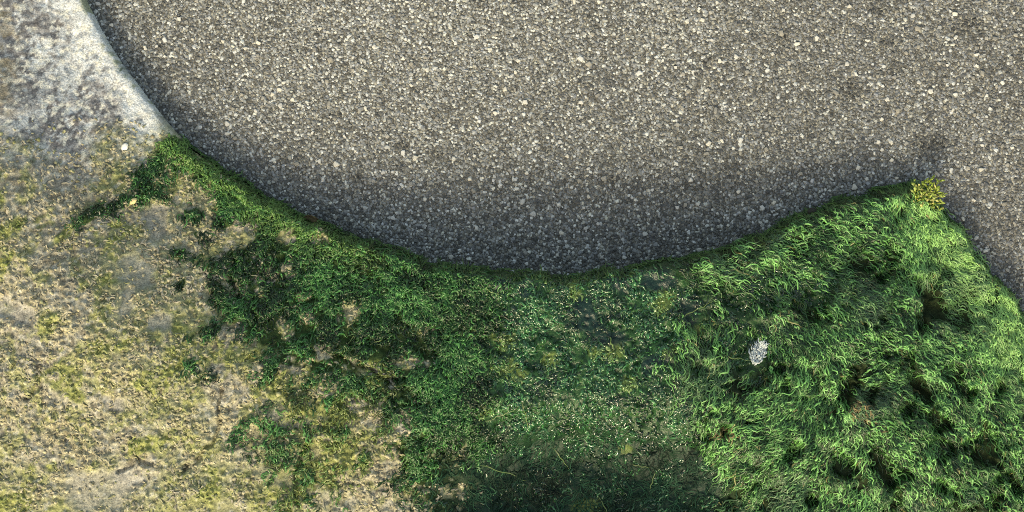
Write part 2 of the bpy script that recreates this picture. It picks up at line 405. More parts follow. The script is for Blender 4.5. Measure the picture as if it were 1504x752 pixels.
def faceted_stones(x, y, r, h):
    """low facetted chips: ring of six at binder level, skewed ring of three on top"""
    k = len(x)
    a = np.arange(6) / 6 * 2 * np.pi
    ang = a[None] + R.uniform(0, 6.28, (k, 1)) + R.normal(0, .2, (k, 6))
    rr = r[:, None] * R.uniform(0.72, 1.2, (k, 6)); st = R.uniform(0.62, 1.0, (k, 1)); ro = R.uniform(0, 3.14, (k, 1))
    bx, by = rr * np.cos(ang), rr * np.sin(ang) * st
    bx, by = bx * np.cos(ro) - by * np.sin(ro), bx * np.sin(ro) + by * np.cos(ro)
    ring = np.stack([x[:, None] + bx, y[:, None] + by, np.full((k, 6), 0.0003)], 2)
    f = R.uniform(0.45, 0.78, (k, 3))
    tilt = R.normal(0, 0.28, (k, 2))
    tx = bx[:, ::2] * f; ty = by[:, ::2] * f
    tz = h[:, None] + tilt[:, :1] * tx + tilt[:, 1:] * ty
    top = np.stack([x[:, None] + tx, y[:, None] + ty, np.maximum(tz, 0.0006)], 2)
    V = np.concatenate([ring, top], 1)
    T = np.array([(6, 7, 8), (0, 1, 6), (1, 7, 6), (1, 2, 7), (2, 3, 7), (3, 8, 7), (3, 4, 8), (4, 5, 8), (5, 6, 8), (5, 0, 6)])
    F = (np.arange(k)[:, None, None] * 9 + T[None]).reshape(-1, 3)
    return V.reshape(-1, 3), F

sx, sy = scatter_cells(-0.70, 0.86, -0.30, 0.45, 0.0038)
r = 0.0018 + 0.0013 * R.random(len(sx)) ** 1.5
V1, F1 = faceted_stones(sx, sy, r, r * R.uniform(0.18, 0.5, len(sx)))
c1 = np.repeat(stone_tint(sx, sy), 9, 0)
bx_, by_ = scatter_cells(-0.70, 0.86, -0.30, 0.45, 0.0125)
r2 = 0.0024 + 0.0020 * R.random(len(bx_)) ** 2
V2, F2 = faceted_stones(bx_, by_, r2, r2 * R.uniform(0.3, 0.55, len(bx_)))
c2 = np.repeat(stone_tint(bx_, by_), 9, 0)
agg = mesh_object('aggregate', np.concatenate([V1, V2]), np.concatenate([F1, F2 + len(V1)]), M_STONE, np.concatenate([c1, c2]), parent=road)
agg['kind'] = 'stuff'
agg['label'] = 'fine grey and cream stone chippings bedded in the asphalt'

# the 300 largest chippings, one by one
variants = []
for k in range(24):
    nn = 7
    a = np.sort(R.uniform(0, 2 * np.pi, nn) * 0.25 + np.arange(nn) / nn * 2 * np.pi)
    q = R.uniform(0.8, 1.12, nn); st = R.uniform(0.65, 0.95)
    ring0 = np.stack([np.cos(a) * q, np.sin(a) * q * st, np.zeros(nn)], 1)
    ring1 = ring0 * np.array([0.92, 0.92, 0]) + np.array([0, 0, 0.45])
    ring2 = ring0 * np.array([0.66, 0.66, 0]) + np.array([0, 0, 0.68]); ring2[:, 2] += ring2[:, 0] * R.normal(0, .12) + ring2[:, 1] * R.normal(0, .12)
    V = np.concatenate([ring0, ring1, ring2, [[0, 0, 0.74]]])
    F = []
    for i in range(nn):
        j = (i + 1) % nn
        F += [(i, j, nn + j), (i, nn + j, nn + i), (nn + i, nn + j, 2 * nn + j), (nn + i, 2 * nn + j, 2 * nn + i), (2 * nn + i, 2 * nn + j, 3 * nn)]
    lum = 0.38 + 0.16 * R.random() if k % 2 else 0.18 + 0.12 * R.random()
    w = R.uniform(0, .05)
    o = mesh_object('stone', V, F, M_STONE, np.array([lum * (1 + w), lum, lum * (1 - 2 * w)]))
    variants.append(o)
gx = R.uniform(-0.65, 0.75, 3000); gy = R.uniform(-0.05, 0.375, 3000)
dd = edge_dist(gx, gy)[0]
ok = np.where(dd < -0.006)[0]
chosen = []
for i in ok:
    if all((gx[i] - gx[j]) ** 2 + (gy[i] - gy[j]) ** 2 > 0.012 ** 2 for j in chosen): chosen.append(i)
    if len(chosen) == 300: break
for q, i in enumerate(chosen):
    o = variants[q] if q < len(variants) else variants[int(R.integers(len(variants)))].copy()
    if q >= len(variants): C.objects.link(o)
    o.parent = road
    s = R.uniform(0.0032, 0.0046) if R.random() < 0.85 else R.uniform(0.0046, 0.0058)
    o.location = (gx[i], gy[i], 0.0006); o.scale = (s, s, s * 0.75); o.rotation_euler = (0, 0, R.uniform(0, 6.28))

# ------------------------------------------------------------------ the rock
rock = bpy.data.objects.new('mossy_rock', None); C.objects.link(rock)
rock.location = (0, 0, 0)
rock['label'] = 'large weathered rock crusted with lichen and covered in wet green moss on the asphalt'
rock['category'] = 'rock'

def rock_tint():
    x, y, d, f = GX, GY, GD, FLD
    n1 = fbm(x, y, 0.012, 91, 4); n2 = fbm(x, y, 0.05, 93, 5); n3 = vnoise(x, y, 0.005, 95); n4 = fbm(x, y, 0.006, 97, 3)
    X = x * 1000 + 752; Y = 376 - y * 1000
    # pale concrete: white-grey film over grey-violet stone
    white = np.clip(sstep(0.40, 0.62, n2) * 0.75 + 0.9 * (1 - sstep(0.010, 0.055, d + 0.03 * (n2 - .5))) + 0.5 * sstep(150, 40, Y) * sstep(30, 80, X) - 0.5 * sstep(0.5, 0.62, n4) , 0, 1)
    white = np.clip(white * (0.8 + 0.5 * n4) - 0.8 * sstep(0.50, 0.62, fbm(x, y, 0.0085, 96, 3)) * sstep(0.004, 0.03, d) * (0.4 + 0.9 * vnoise(x, y, .05, 67)) + 0.8 * sstep(0.55, 0.66, n4) * (0.3 + 0.7 * KEEP), 0, 1)
    base = mix((0.118, 0.116, 0.128), (0.295, 0.295, 0.31), sstep(0.35, 0.65, n4 * .6 + n1 * .4))
    pc = mix(base, np.array((0.56, 0.585, 0.615)), white)
    pc = mix(pc, np.array((0.10, 0.095, 0.10)), sstep(0.57, 0.66, fbm(x, y, 0.0058, 94, 2)) * 0.65 * sstep(0.012, 0.05, d) * (0.3 + 0.7 * sstep(.35, .6, vnoise(x, y, .06, 69))))
    pc = mix(pc, np.array((0.62, 0.61, 0.56)), sstep(0.62, 0.70, fbm(x, y, 0.0062, 92, 2)) * 0.8)
    brown = sstep(70, 10, X + (n2 - .5) * 60) * sstep(0.40, 0.6, n1)
    pc = mix(pc, (0.22, 0.18, 0.11), brown * 0.7)
    rimgreen = (1 - sstep(0.002, 0.010, d)) * sstep(0.5, 0.62, fbm(x, y, 0.012, 99, 3))
    pc = mix(pc, (0.20, 0.22, 0.09), rimgreen * 0.7)
    # lichen crust: tan and straw lumps on grey, with dark brown specks scattered independently of the lumps
    straw = mix((0.25, 0.225, 0.135), (0.49, 0.45, 0.285), WID)
    straw = mix(straw, np.array((0.40, 0.355, 0.26)), sstep(0.45, 0.7, vnoise(x, y, 0.09, 101)) * 0.6)
    greyc = mix((0.23, 0.22, 0.185), (0.36, 0.345, 0.29), sstep(.3, .7, n4))
    lump = sstep(0.25, 0.6, LUMP * (0.5 + KEEP))
    cc = mix(greyc, straw, lump * (0.4 + 0.4 * KEEP) * (0.3 + 0.7 * sstep(0.38, 0.6, fbm(x, y, 0.10, 119, 3))))
    cc = mix(cc, np.array((0.10, 0.075, 0.045)), sstep(0.56, 0.68, fbm(x, y, 0.0065, 98, 2)) * 0.45)
    yg = mix((0.085, 0.11, 0.025), (0.30, 0.32, 0.11), np.clip(WID * 0.6 + n3 * 0.5, 0, 1))
    cc = mix(cc, mix((0.18, 0.19, 0.105), (0.31, 0.315, 0.185), n1), 0.75 * sstep(0.42, 0.62, fbm(x, y, 0.16, 121, 4)))
    cc = mix(cc, yg, np.clip(f['olive'] * sstep(0.36, 0.60, fbm(x, y, 0.016, 102, 4)) * 0.9 + 0.6 * sstep(0.50, 0.66, fbm(x, y, 0.022, 103, 4)), 0, 0.9))
    cc = mix(cc, mix((0.22, 0.212, 0.20), (0.34, 0.33, 0.31), n1), f['bare'] * 0.65)
    cc = mix(cc, mix((0.20, 0.20, 0.10), (0.27, 0.26, 0.15), n1), f['smooth'] * 0.5)
    cc = mix(cc, np.array((0.42, 0.42, 0.40)), sstep(0.66, 0.74, n4) * 0.5 * (1 - f['olive']))
    c = mix(cc, pc, f['pale'])
    # moss bed
    bed = mix((0.008, 0.015, 0.005), (0.024, 0.042, 0.012), n1)  # near-black bed colour stands in for shade in the gaps between strands
    wetc = mix((0.006, 0.034, 0.013), (0.032, 0.098, 0.030), np.clip(n1 * 1.4 - .2 + 0.3 * (LUMP - .5), 0, 1))
    wetc = mix(wetc, np.array((0.004, 0.023, 0.015)), f['hollow'] * 0.9)  # hollow's shade put into the bed colour
    wetc = mix(wetc, np.array((0.15, 0.21, 0.055)), f['yellow'] * 0.8)
    wetc = mix(wetc, np.array((0.005, 0.016, 0.026)), f['blue'] * 0.8)
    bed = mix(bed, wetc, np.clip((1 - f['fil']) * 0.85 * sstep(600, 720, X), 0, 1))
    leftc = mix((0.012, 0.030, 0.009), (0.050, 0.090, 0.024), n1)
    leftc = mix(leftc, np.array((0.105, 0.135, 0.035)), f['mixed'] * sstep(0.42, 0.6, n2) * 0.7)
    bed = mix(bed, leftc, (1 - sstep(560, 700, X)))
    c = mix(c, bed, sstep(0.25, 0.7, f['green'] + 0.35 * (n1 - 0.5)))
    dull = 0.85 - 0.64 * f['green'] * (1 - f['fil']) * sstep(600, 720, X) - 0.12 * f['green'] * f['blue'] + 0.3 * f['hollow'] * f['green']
    return c, np.clip(dull, 0.22, 1)
TINT, DULL = rock_tint()

cell = np.minimum(np.gradient(FX)[:, None], 9) * np.ones_like(GX)
cell = np.maximum(cell, np.gradient(FY)[None, :] * np.ones_like(GX))
band = (GD <= 0) & (GD > -1.45 * cell)
PX = np.where(band, QX, GX); PY = np.where(band, QY, GY); PZ = np.where(band, -0.02, GH)
# keep the ragged outline: points of the foot sit just under the arris
keepv = (GD > 0) | band
quad = keepv[:-1, :-1] & keepv[1:, :-1] & keepv[1:, 1:] & keepv[:-1, 1:]
idx = np.arange(GX.size).reshape(GX.shape)
Q = np.stack([idx[:-1, :-1][quad], idx[1:, :-1][quad], idx[1:, 1:][quad], idx[:-1, 1:][quad]], 1)
used = np.unique(Q)
remap = np.full(GX.size, -1); remap[used] = np.arange(len(used))
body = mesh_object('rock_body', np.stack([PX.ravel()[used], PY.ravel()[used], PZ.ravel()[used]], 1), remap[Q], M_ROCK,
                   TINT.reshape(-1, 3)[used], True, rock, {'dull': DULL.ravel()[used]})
body['label'] = 'pale grey concrete surface with straw coloured lichen and dark green wet bed, shade painted into its gaps and hollow'

# ------------------------------------------------------------------ strands
def strands(x, y, th, L, w, lift, curl, col, segs=6, tipconv=None, roll=0.5):
    """V-shaped ribbons that lie along the rock's surface; returns vertices (k, segs+1, 3, 3) and colours"""
    k = len(x)
    px = np.zeros((k, segs + 1)); py = px.copy()
    px[:, 0] = x; py[:, 0] = y
    a = th.copy(); ph = R.uniform(0, 6.28, k); fr = R.uniform(0.6, 1.5, k)
    for s in range(segs):
        a = th + curl * np.sin(ph + fr * s * 1.25) + curl * 0.35 * R.normal(0, 1, k)
        if tipconv is not None:
            want = np.arctan2(tipconv[1] - py[:, s], tipconv[0] - px[:, s])
            da = (want - a + np.pi) % (2 * np.pi) - np.pi
            a = a + da * 0.45 * s / segs
        px[:, s + 1] = px[:, s] + np.cos(a) * L / segs; py[:, s + 1] = py[:, s] + np.sin(a) * L / segs
    t = np.linspace(0, 1, segs + 1)[None]
    pz = sample(LAY, px, py)
    sm = pz.copy(); sm[:, 1:-1] = (pz[:, :-2] + pz[:, 1:-1] + pz[:, 2:]) / 3
    bumpy = np.sin(ph[:, None] + t * 5 * fr[:, None]) * 0.25 + 0.75
    pz = np.maximum(sm, pz - 0.003) + lift[:, None] * (t * (1 - t) * 3.2 + 0.25 * t) * bumpy + 0.0006
    P = np.stack([px, py, pz], 2)
    T = np.gradient(P, axis=1); T /= np.linalg.norm(T, axis=2, keepdims=True) + 1e-9
    side = np.stack([-T[..., 1], T[..., 0], np.zeros_like(px)], 2); side /= np.linalg.norm(side, axis=2, keepdims=True) + 1e-9
    up = np.cross(T, side)
    up = np.where(up[..., 2:] < 0, -up, up)
    rl = R.normal(0, roll, k)[:, None, None]
    s2 = side * np.cos(rl) + up * np.sin(rl); u2 = up * np.cos(rl) - side * np.sin(rl)
    prof = (np.minimum(1, 0.55 + 2 * t) * (1 - 0.8 * t ** 3))[..., None] * w[:, None, None]
    V = np.stack([P - s2 * prof, P + u2 * prof * 0.8, P + s2 * prof], 2)
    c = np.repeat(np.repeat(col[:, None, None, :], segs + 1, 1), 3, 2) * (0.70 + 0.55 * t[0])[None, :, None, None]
    return V, c

def strand_mesh(name, V, c, mat, parent):
    k, s1 = V.shape[:2]
    base = (np.arange(k) * s1 * 3)[:, None] + (np.arange(s1 - 1) * 3)[None]
    F = np.concatenate([np.stack([base, base + 1, base + 4, base + 3], 2).reshape(-1, 4), np.stack([base + 1, base + 2, base + 5, base + 4], 2).reshape(-1, 4)])
    return mesh_object(name, V.reshape(-1, 3), F, mat, c.reshape(-1, 3), True, parent)

def locks(count, dens, x0, x1, y0, y1, per, spread):
    """roots gathered in locks"""
    cx = R.uniform(x0, x1, count); cy = R.uniform(y0, y1, count)
    k = R.random(count) < dens(cx, cy)
    cx, cy = cx[k], cy[k]
    lid = np.repeat(np.arange(len(cx)), per)
    x = cx[lid] + R.normal(0, spread, len(lid)); y = cy[lid] + R.normal(0, spread, len(lid))
    return cx, cy, lid, x, y

def S(key):
    return lambda x, y: sample(FLD[key], x, y)
dist = lambda x, y: sample(GD, x, y)

def pick_green(k, x, y, dark, lightc):
    t = np.clip(R.beta(1.6, 2.2, k) + 0.35 * (fbm(x, y, 0.05, 111, 3) - .5), 0, 1)
    c = mix(dark, lightc, t)
    return c * R.uniform(0.8, 1.2, (k, 1))

# --- filament moss on the right
dens = lambda x, y: np.where(dist(x, y) > 0.002, np.clip(S('fil')(x, y) * S('green')(x, y), 0, 1) * (1 - 0.95 * S('pit')(x, y)) * (0.3 + 0.7 * sstep(0.32, 0.54, sample(RIDGE, x, y) * 0.6 + 0.4 * sample(DOME, x, y))), 0)
cx, cy, lid, x, y = locks(9800, dens, 0.16, 0.80, -0.46, 0.14, 8, 0.0046)
X = x * 1000 + 752; Y = 376 - y * 1000
lth = flow_at(cx, cy) + R.normal(0, 0.22, len(cx))
lL = 0.011 + 0.026 * R.random(len(cx)) ** 1.3
tipx = cx + np.cos(lth) * lL * 1.05; tipy = cy + np.sin(lth) * lL * 1.05
th = lth[lid] + R.normal(0, 0.22, len(x))
L = lL[lid] * R.uniform(0.6, 1.1, len(x))
llight = R.random(len(cx))
dx_edge = sstep(0.13, 0.02, dist(x, y)) * sstep(1270, 1370, X)
c = pick_green(len(x), x, y, (0.003, 0.012, 0.004), (0.038, 0.120, 0.032))
lime_ = mix(np.array((0.160, 0.385, 0.115)), np.array((0.225, 0.43, 0.135)), dx_edge)  # right edge strands coloured brighter, as a slope catching the light
c = mix(c, lime_, np.clip(1.7 * sstep(0.5, 1.0, llight[lid]) * R.random(len(x)) + 1.1 * dx_edge * R.uniform(.5, 1, len(x)), 0, 1))
teal = sstep(0.55, 0.75, fbm(x, y, 0.06, 113, 3))
c = mix(c, np.array((0.060, 0.110, 0.060)), teal * 0.55)
straw = (R.random(len(x)) < 0.012)
c[straw] = np.array((0.20, 0.20, 0.08)) * R.uniform(.6, 1.2, (straw.sum(), 1))
rust = blobs(x, y, [(1240, 590, 22, 12, 20), (1055, 620, 18, 10, -20), (1262, 615, 10, 8, 0)]) > 0.25 + R.random(len(x)) * 1.6
c[rust] = np.array((0.15, 0.12, 0.055))
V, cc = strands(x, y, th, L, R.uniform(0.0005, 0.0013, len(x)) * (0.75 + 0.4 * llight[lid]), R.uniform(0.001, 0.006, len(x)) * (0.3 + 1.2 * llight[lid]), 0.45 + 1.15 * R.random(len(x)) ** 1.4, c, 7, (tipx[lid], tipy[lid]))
# tufts: the locks gathered round mound centres, each tuft a part of its own
NT = 110
tcx = R.uniform(0.2, 0.78, 4000); tcy = R.uniform(-0.44, 0.12, 4000)
ok = dens(tcx, tcy) > 0.4
tcx, tcy = tcx[ok], tcy[ok]
sel = []
for i in range(len(tcx)):
    if all((tcx[i] - tcx[j]) ** 2 + (tcy[i] - tcy[j]) ** 2 > 0.036 ** 2 for j in sel): sel.append(i)
    if len(sel) == NT: break
own = np.argmin((cx[:, None] - tcx[sel][None]) ** 2 + (cy[:, None] - tcy[sel][None]) ** 2, 1)[lid]
for t in range(len(sel)):
    k = own == t
    if k.any(): strand_mesh('moss_tuft', V[k], cc[k], M_MOSS, rock)
nfil = len(x)
k = 60000
fx = R.uniform(-0.50, 0.80, k); fy = R.uniform(-0.2, 0.18, k)
fd = dist(fx, fy)
e_ = 0.002
gx_ = dist(fx + e_, fy) - dist(fx - e_, fy); gy_ = dist(fx, fy + e_) - dist(fx, fy - e_)
m_ = (fd > 0.0005) & (fd < 0.011) & (R.random(k) < S('green')(fx, fy) * (0.7 + 0.3 * sstep(0.35, 0.62, fx)) * sstep(0.3, 0.6, fbm(fx, fy, 0.025, 123, 3)))
fx, fy, gx_, gy_ = fx[m_], fy[m_], gx_[m_], gy_[m_]; k = len(fx)
fth = np.arctan2(-gy_, -gx_) + R.normal(0, 0.55, k) - 0.5 * sstep(0.5, 0.62, fx)
lime = sstep(0.56, 0.64, fx)  # fringe on the right brightened the same way, painted as lit
c = mix(mix((0.012, 0.036, 0.010), (0.085, 0.170, 0.042), R.random(k)), mix((0.10, 0.19, 0.05), (0.24, 0.37, 0.11), R.random(k)), lime * 0.85)
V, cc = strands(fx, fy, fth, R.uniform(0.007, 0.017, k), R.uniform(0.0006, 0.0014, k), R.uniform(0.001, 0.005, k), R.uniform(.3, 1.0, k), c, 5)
o = strand_mesh('moss_fringe', V, cc, M_MOSS, rock); o['kind'] = 'stuff'; o['label'] = 'short moss hanging over the edge of the rock'

# --- curly moss on the left and along the left rim
def moss_patch(count, dens, box, per, spread, Lr, wr, curl, dark, light, liftr):
    cx, cy, lid, x, y = locks(count, dens, *box, per, spread)
    lth = flow_at(cx, cy) + R.normal(0, 0.7, len(cx)); lL = R.uniform(*Lr, len(cx))
    tip = (cx + np.cos(lth) * lL, cy + np.sin(lth) * lL)
    c = pick_green(len(x), x, y, dark, light)
    b = R.random(len(cx))[lid]
    c = c * (0.45 + 1.15 * sstep(0.34, 0.66, fbm(x, y, 0.045, 115, 3)))[:, None]
    c = mix(c, np.array((0.135, 0.170, 0.050)), 0.85 * S('mixed')(x, y) * sstep(0.40, 0.56, fbm(x, y, 0.03, 117, 3)))
    rimside = sstep(0.055, 0.012, dist(x, y)) * sstep(-0.15, -0.28, x)
    c = mix(c, np.array((0.115, 0.230, 0.055)) * R.uniform(.6, 1.2, (len(x), 1)), 0.75 * rimside)  # left rim strands lightened to look sunlit
    c = mix(c, np.array(light) * 2.0, 0.9 * sstep(0.6, 1.0, b) * R.random(len(x)))
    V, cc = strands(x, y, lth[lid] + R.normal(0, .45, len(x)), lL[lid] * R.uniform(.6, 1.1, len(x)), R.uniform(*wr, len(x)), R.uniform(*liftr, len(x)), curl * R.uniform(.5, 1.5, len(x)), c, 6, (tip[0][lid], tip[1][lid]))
    return cx, cy, lid, V, cc
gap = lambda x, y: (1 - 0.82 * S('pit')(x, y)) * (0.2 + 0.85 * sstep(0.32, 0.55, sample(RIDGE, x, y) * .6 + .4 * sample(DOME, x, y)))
lx = lambda x: 1 - sstep(690, 760, x * 1000 + 752)
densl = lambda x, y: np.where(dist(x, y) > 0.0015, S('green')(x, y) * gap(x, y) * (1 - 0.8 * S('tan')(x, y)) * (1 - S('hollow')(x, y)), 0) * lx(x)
cx, cy, lid, V, cc = moss_patch(14500, densl, (-0.62, 0.02, -0.46, 0.18), 6, 0.0044, (0.008, 0.022), (0.0006, 0.0014), 1.1, (0.003, 0.015, 0.005), (0.036, 0.122, 0.032), (0.001, 0.007))
tcx = R.uniform(-0.62, 0.02, 4000); tcy = R.uniform(-0.44, 0.17, 4000)
ok = densl(tcx, tcy) > 0.35
tcx, tcy = tcx[ok], tcy[ok]
sel = []
for i in range(len(tcx)):
    if all((tcx[i] - tcx[j]) ** 2 + (tcy[i] - tcy[j]) ** 2 > 0.033 ** 2 for j in sel): sel.append(i)
    if len(sel) == 140: break
cen = [(tcx[i], tcy[i]) for i in sel]
for a_, b_ in zip(cx, cy):
    if min((a_ - p) ** 2 + (b_ - q) ** 2 for p, q in cen) > 0.027 ** 2: cen.append((a_, b_))
cen = np.array(cen)
own = np.argmin((cx[:, None] - cen[:, 0][None]) ** 2 + (cy[:, None] - cen[:, 1][None]) ** 2, 1)[lid]
for t in range(len(cen)):
    k = own == t
    if k.any(): strand_mesh('moss_cushion', V[k], cc[k], M_MOSS, rock)

# --- flattened wet algae in the middle, and sparse threads in the hollow, coloured dark for its shade
densw = lambda x, y: np.where(dist(x, y) > 0.0015, S('green')(x, y) * np.clip((1 - S('fil')(x, y)), 0, 1) * (1 - 0.8 * S('hollow')(x, y)) * (0.35 + 0.65 * gap(x, y)), 0) * (1 - 0.9 * lx(x)) * (1 - 0.72 * S('blue')(x, y))
cx, cy, lid, V, cc = moss_patch(5200, densw, (-0.12, 0.52, -0.46, 0.06), 5, 0.005, (0.005, 0.015), (0.0007, 0.0017), 1.0, (0.003, 0.024, 0.010), (0.030, 0.110, 0.036), (0.0002, 0.003))
px = V[:, 0, 1, 0]; py = V[:, 0, 1, 1]
ylw = (sample(FLD['yellow'], px, py) > R.random(len(px)) * 0.9)
cc[ylw] = mix(cc[ylw], np.array((0.13, 0.21, 0.055)), np.full(cc[ylw].shape[:-1], 0.65))
o = strand_mesh('algae_mat', V, cc, M_WETMOSS, rock); o['kind'] = 'stuff'; o['label'] = 'flattened glossy wet green algae in the middle of the rock'
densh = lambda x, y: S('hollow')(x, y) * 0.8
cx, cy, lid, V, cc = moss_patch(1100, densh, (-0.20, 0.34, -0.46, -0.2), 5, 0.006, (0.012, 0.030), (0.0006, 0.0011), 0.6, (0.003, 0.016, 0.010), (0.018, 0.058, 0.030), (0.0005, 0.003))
o = strand_mesh('hollow_algae', V, cc, M_SHADEMOSS, rock); o['kind'] = 'stuff'; o['label'] = 'thin algae lining the hollow, dark teal tint standing in for shade'

# --- long stray threads
for (px, py, ang, ln) in [(700, 690, 20, 75), (765, 590, 75, 45), (815, 665, 55, 40), (705, 625, -25, 60), (960, 730, -70, 30), (880, 735, 60, 35), (1000, 470, -28, 55), (700, 420, 25, 45), (600, 445, 50, 50),
                          (520, 500, -55, 45), (500, 515, -48, 42), (535, 512, -20, 38), (1060, 525, 12, 55), (1430, 525, 60, 40), (660, 440, 40, 36), (930, 690, 10, 30)]:
    x = np.array([(px - 752) / 1000 * .94]); y = np.array([(376 - py) / 1000 * .94])
    V, cc = strands(x, y, np.array([-math.radians(ang)]), np.array([ln / 1000]), np.array([0.0007]), np.array([0.004]), np.array([0.28]), np.array([[0.13, 0.19, 0.065]]) * R.uniform(.7, 1.2), 12, roll=0.2)
    strand_mesh('loose_thread', V, cc, M_MOSS, rock)

# ------------------------------------------------------------------ lichen flakes standing off the crust
fx = R.uniform(-0.80, 0.0, 30000); fy = R.uniform(-0.44, 0.2, 30000)
dl = np.where(dist(fx, fy) > 0.006, (1 - S('green')(fx, fy)) * (1 - 0.9 * S('pale')(fx, fy)) * (1 - 0.85 * S('bare')(fx, fy)) * (1 - .7 * S('smooth')(fx, fy)) * (0.22 + 0.78 * sample(KEEP, fx, fy)), 0)
k = R.random(len(fx)) < dl * 0.55
fx, fy = fx[k], fy[k]
r = 0.0013 + 0.0026 * R.random(len(fx)) ** 1.6
V, F = faceted_stones(fx, fy, r, r * R.uniform(.4, 1.1, len(fx)))
V = V.reshape(-1, 9, 3)
V[:, :6, 2] -= 0.0009
V[..., 2] += sample(GH, fx, fy)[:, None]
tl = R.random((len(fx), 1))
c = mix((0.16, 0.145, 0.10), (0.48, 0.44, 0.31), tl[:, 0])
gl = np.clip(sample(FLD['olive'], fx, fy) * 0.8 + 0.5 * sstep(0.5, 0.66, fbm(fx, fy, 0.035, 103, 4)), 0, .9) * R.random(len(fx)) ** .5
c = mix(c, np.array((0.20, 0.24, 0.07)), gl)
o = mesh_object('lichen_crust', V.reshape(-1, 3), F, M_LICHEN, np.repeat(c, 9, 0), True, rock)
o['kind'] = 'stuff'; o['label'] = 'straw and olive lichen flakes crusting the left of the rock'
# curled edges of the crust
k = 13000
fx = R.uniform(-0.80, 0.0, k); fy = R.uniform(-0.44, 0.2, k)
dl = np.where(dist(fx, fy) > 0.008, (1 - S('green')(fx, fy)) * (1 - 0.93 * S('pale')(fx, fy)) * (1 - 0.7 * S('bare')(fx, fy)) * (1 - .6 * S('smooth')(fx, fy)) * (0.25 + 0.75 * sample(KEEP, fx, fy)), 0)
m_ = R.random(k) < dl
fx, fy = fx[m_], fy[m_]; k = len(fx)
zone = sstep(0.38, 0.6, fbm(fx, fy, 0.10, 119, 3))
c = mix(mix((0.21, 0.197, 0.16), (0.39, 0.365, 0.30), R.random(k)), mix((0.24, 0.22, 0.15), (0.46, 0.42, 0.295), R.random(k)), zone)
ol = np.clip(sample(FLD['olive'], fx, fy) * sstep(0.36, 0.60, fbm(fx, fy, 0.016, 102, 4)) * 0.9 + 0.6 * sstep(0.50, 0.66, fbm(fx, fy, 0.022, 103, 4)), 0, .95)
c = mix(c, mix((0.12, 0.17, 0.04), (0.30, 0.335, 0.12), R.random(k)), ol * R.random(k) ** .4)
V, cc = strands(fx, fy, R.uniform(0, 6.28, k), R.uniform(0.004, 0.011, k), R.uniform(0.0009, 0.0021, k), R.uniform(0.0003, 0.0022, k), R.uniform(0.5, 1.3, k), c, 3, roll=0.7)
o = strand_mesh('lichen_curls', V, cc, M_LICHEN, rock)
o['kind'] = 'stuff'; o['label'] = 'curled pale edges of the lichen crust'

# ------------------------------------------------------------------ the rock's upright flank, and the moss hanging down it
seg = np.roll(OUT, -1, 0) - OUT
sl = np.hypot(seg[:, 0], seg[:, 1]); cum = np.concatenate([[0], np.cumsum(sl)])
closed = np.concatenate([OUT, OUT[:1]])
def outline(u):
    p = np.stack([np.interp(u, cum, closed[:, k]) for k in range(3)], -1)
    a = np.stack([np.interp((u - .004) % cum[-1], cum, closed[:, k]) for k in range(2)], -1); b = np.stack([np.interp((u + .004) % cum[-1], cum, closed[:, k]) for k in range(2)], -1)
    t = b - a; t /= np.linalg.norm(t, axis=-1, keepdims=True) + 1e-9
    return p, np.stack([-t[..., 1], t[..., 0]], -1) * SIDE
SIDE = 1.0
p_, n_ = outline(np.array([cum[60] + 0.001]))
if edge_dist(p_[:, 0] + n_[:, 0] * .01, p_[:, 1] + n_[:, 1] * .01)[0][0] > 0: SIDE = -1.0
nu = int(cum[-1] / 0.007); rows = 14
u = np.arange(nu) * cum[-1] / nu
p, nrm = outline(u)
VV, CC = [], []
for j in range(rows + 1):
    f_ = j / rows
    z = -0.01 + (np.maximum(p[:, 2] - 0.012, 0.008) + 0.01) * min(1, f_ * 1.09)
    bulge = -0.006 + (0.003 + rag(p[:, 0], p[:, 1])) * sstep(-0.52, -0.44, p[:, 0]) + 0.006 * fbm(u, z * 1.5 + 3, 0.03, 131, 4) - (0.016 if j == rows else 0.0)
    VV.append(np.stack([p[:, 0] + nrm[:, 0] * bulge, p[:, 1] + nrm[:, 1] * bulge, z], 1))
    g_ = sstep(-0.50, -0.44, p[:, 0]) * (p[:, 1] > -0.8)
    nn_ = fbm(u, z + 3, 0.02, 133, 4)
    CC.append(mix(mix((0.20, 0.19, 0.18), (0.42, 0.41, 0.39), nn_), mix((0.008, 0.022, 0.006), (0.035, 0.075, 0.018), nn_), g_))
VV = np.concatenate(VV); CC = np.concatenate(CC)
i_ = np.arange(nu); Fq = []
for j in range(rows):
    Fq.append(np.stack([j * nu + i_, j * nu + (i_ + 1) % nu, (j + 1) * nu + (i_ + 1) % nu, (j + 1) * nu + i_], 1))
o = mesh_object('rock_flank', VV, np.concatenate(Fq), M_ROCK, CC, True, rock, {'dull': np.full(len(VV), 0.8)})
o['label'] = 'upright side of the rock down to the asphalt'
k = 16000
u = R.uniform(0, cum[-1], k); p, nrm = outline(u)
m_ = (p[:, 0] > -0.48) & (p[:, 1] > -0.4) & (p[:, 1] < 0.2)
u, p, nrm = u[m_], p[m_], nrm[m_]; k = len(u)
segs = 5; t = np.linspace(0, 1, segs + 1)[None]
z0 = np.maximum(p[:, 2] - 0.012, 0.01) * R.uniform(0.25, 1.0, k); L = np.minimum(R.uniform(0.012, 0.035, k), z0)
sway = (R.normal(0, 0.004, k)[:, None] * np.sin(t * 4 + R.uniform(0, 6, k)[:, None]))
off = 0.001 + rag(p[:, 0], p[:, 1])[:, None] + R.uniform(0.001, 0.004, k)[:, None] * np.sin(t * 2.6) 
tg = np.stack([-nrm[:, 1], nrm[:, 0]], 1)
P = np.stack([p[:, :1] + nrm[:, :1] * off + tg[:, :1] * sway, p[:, 1:2] + nrm[:, 1:] * off + tg[:, 1:] * sway, z0[:, None] - L[:, None] * t + 0.001], 2)
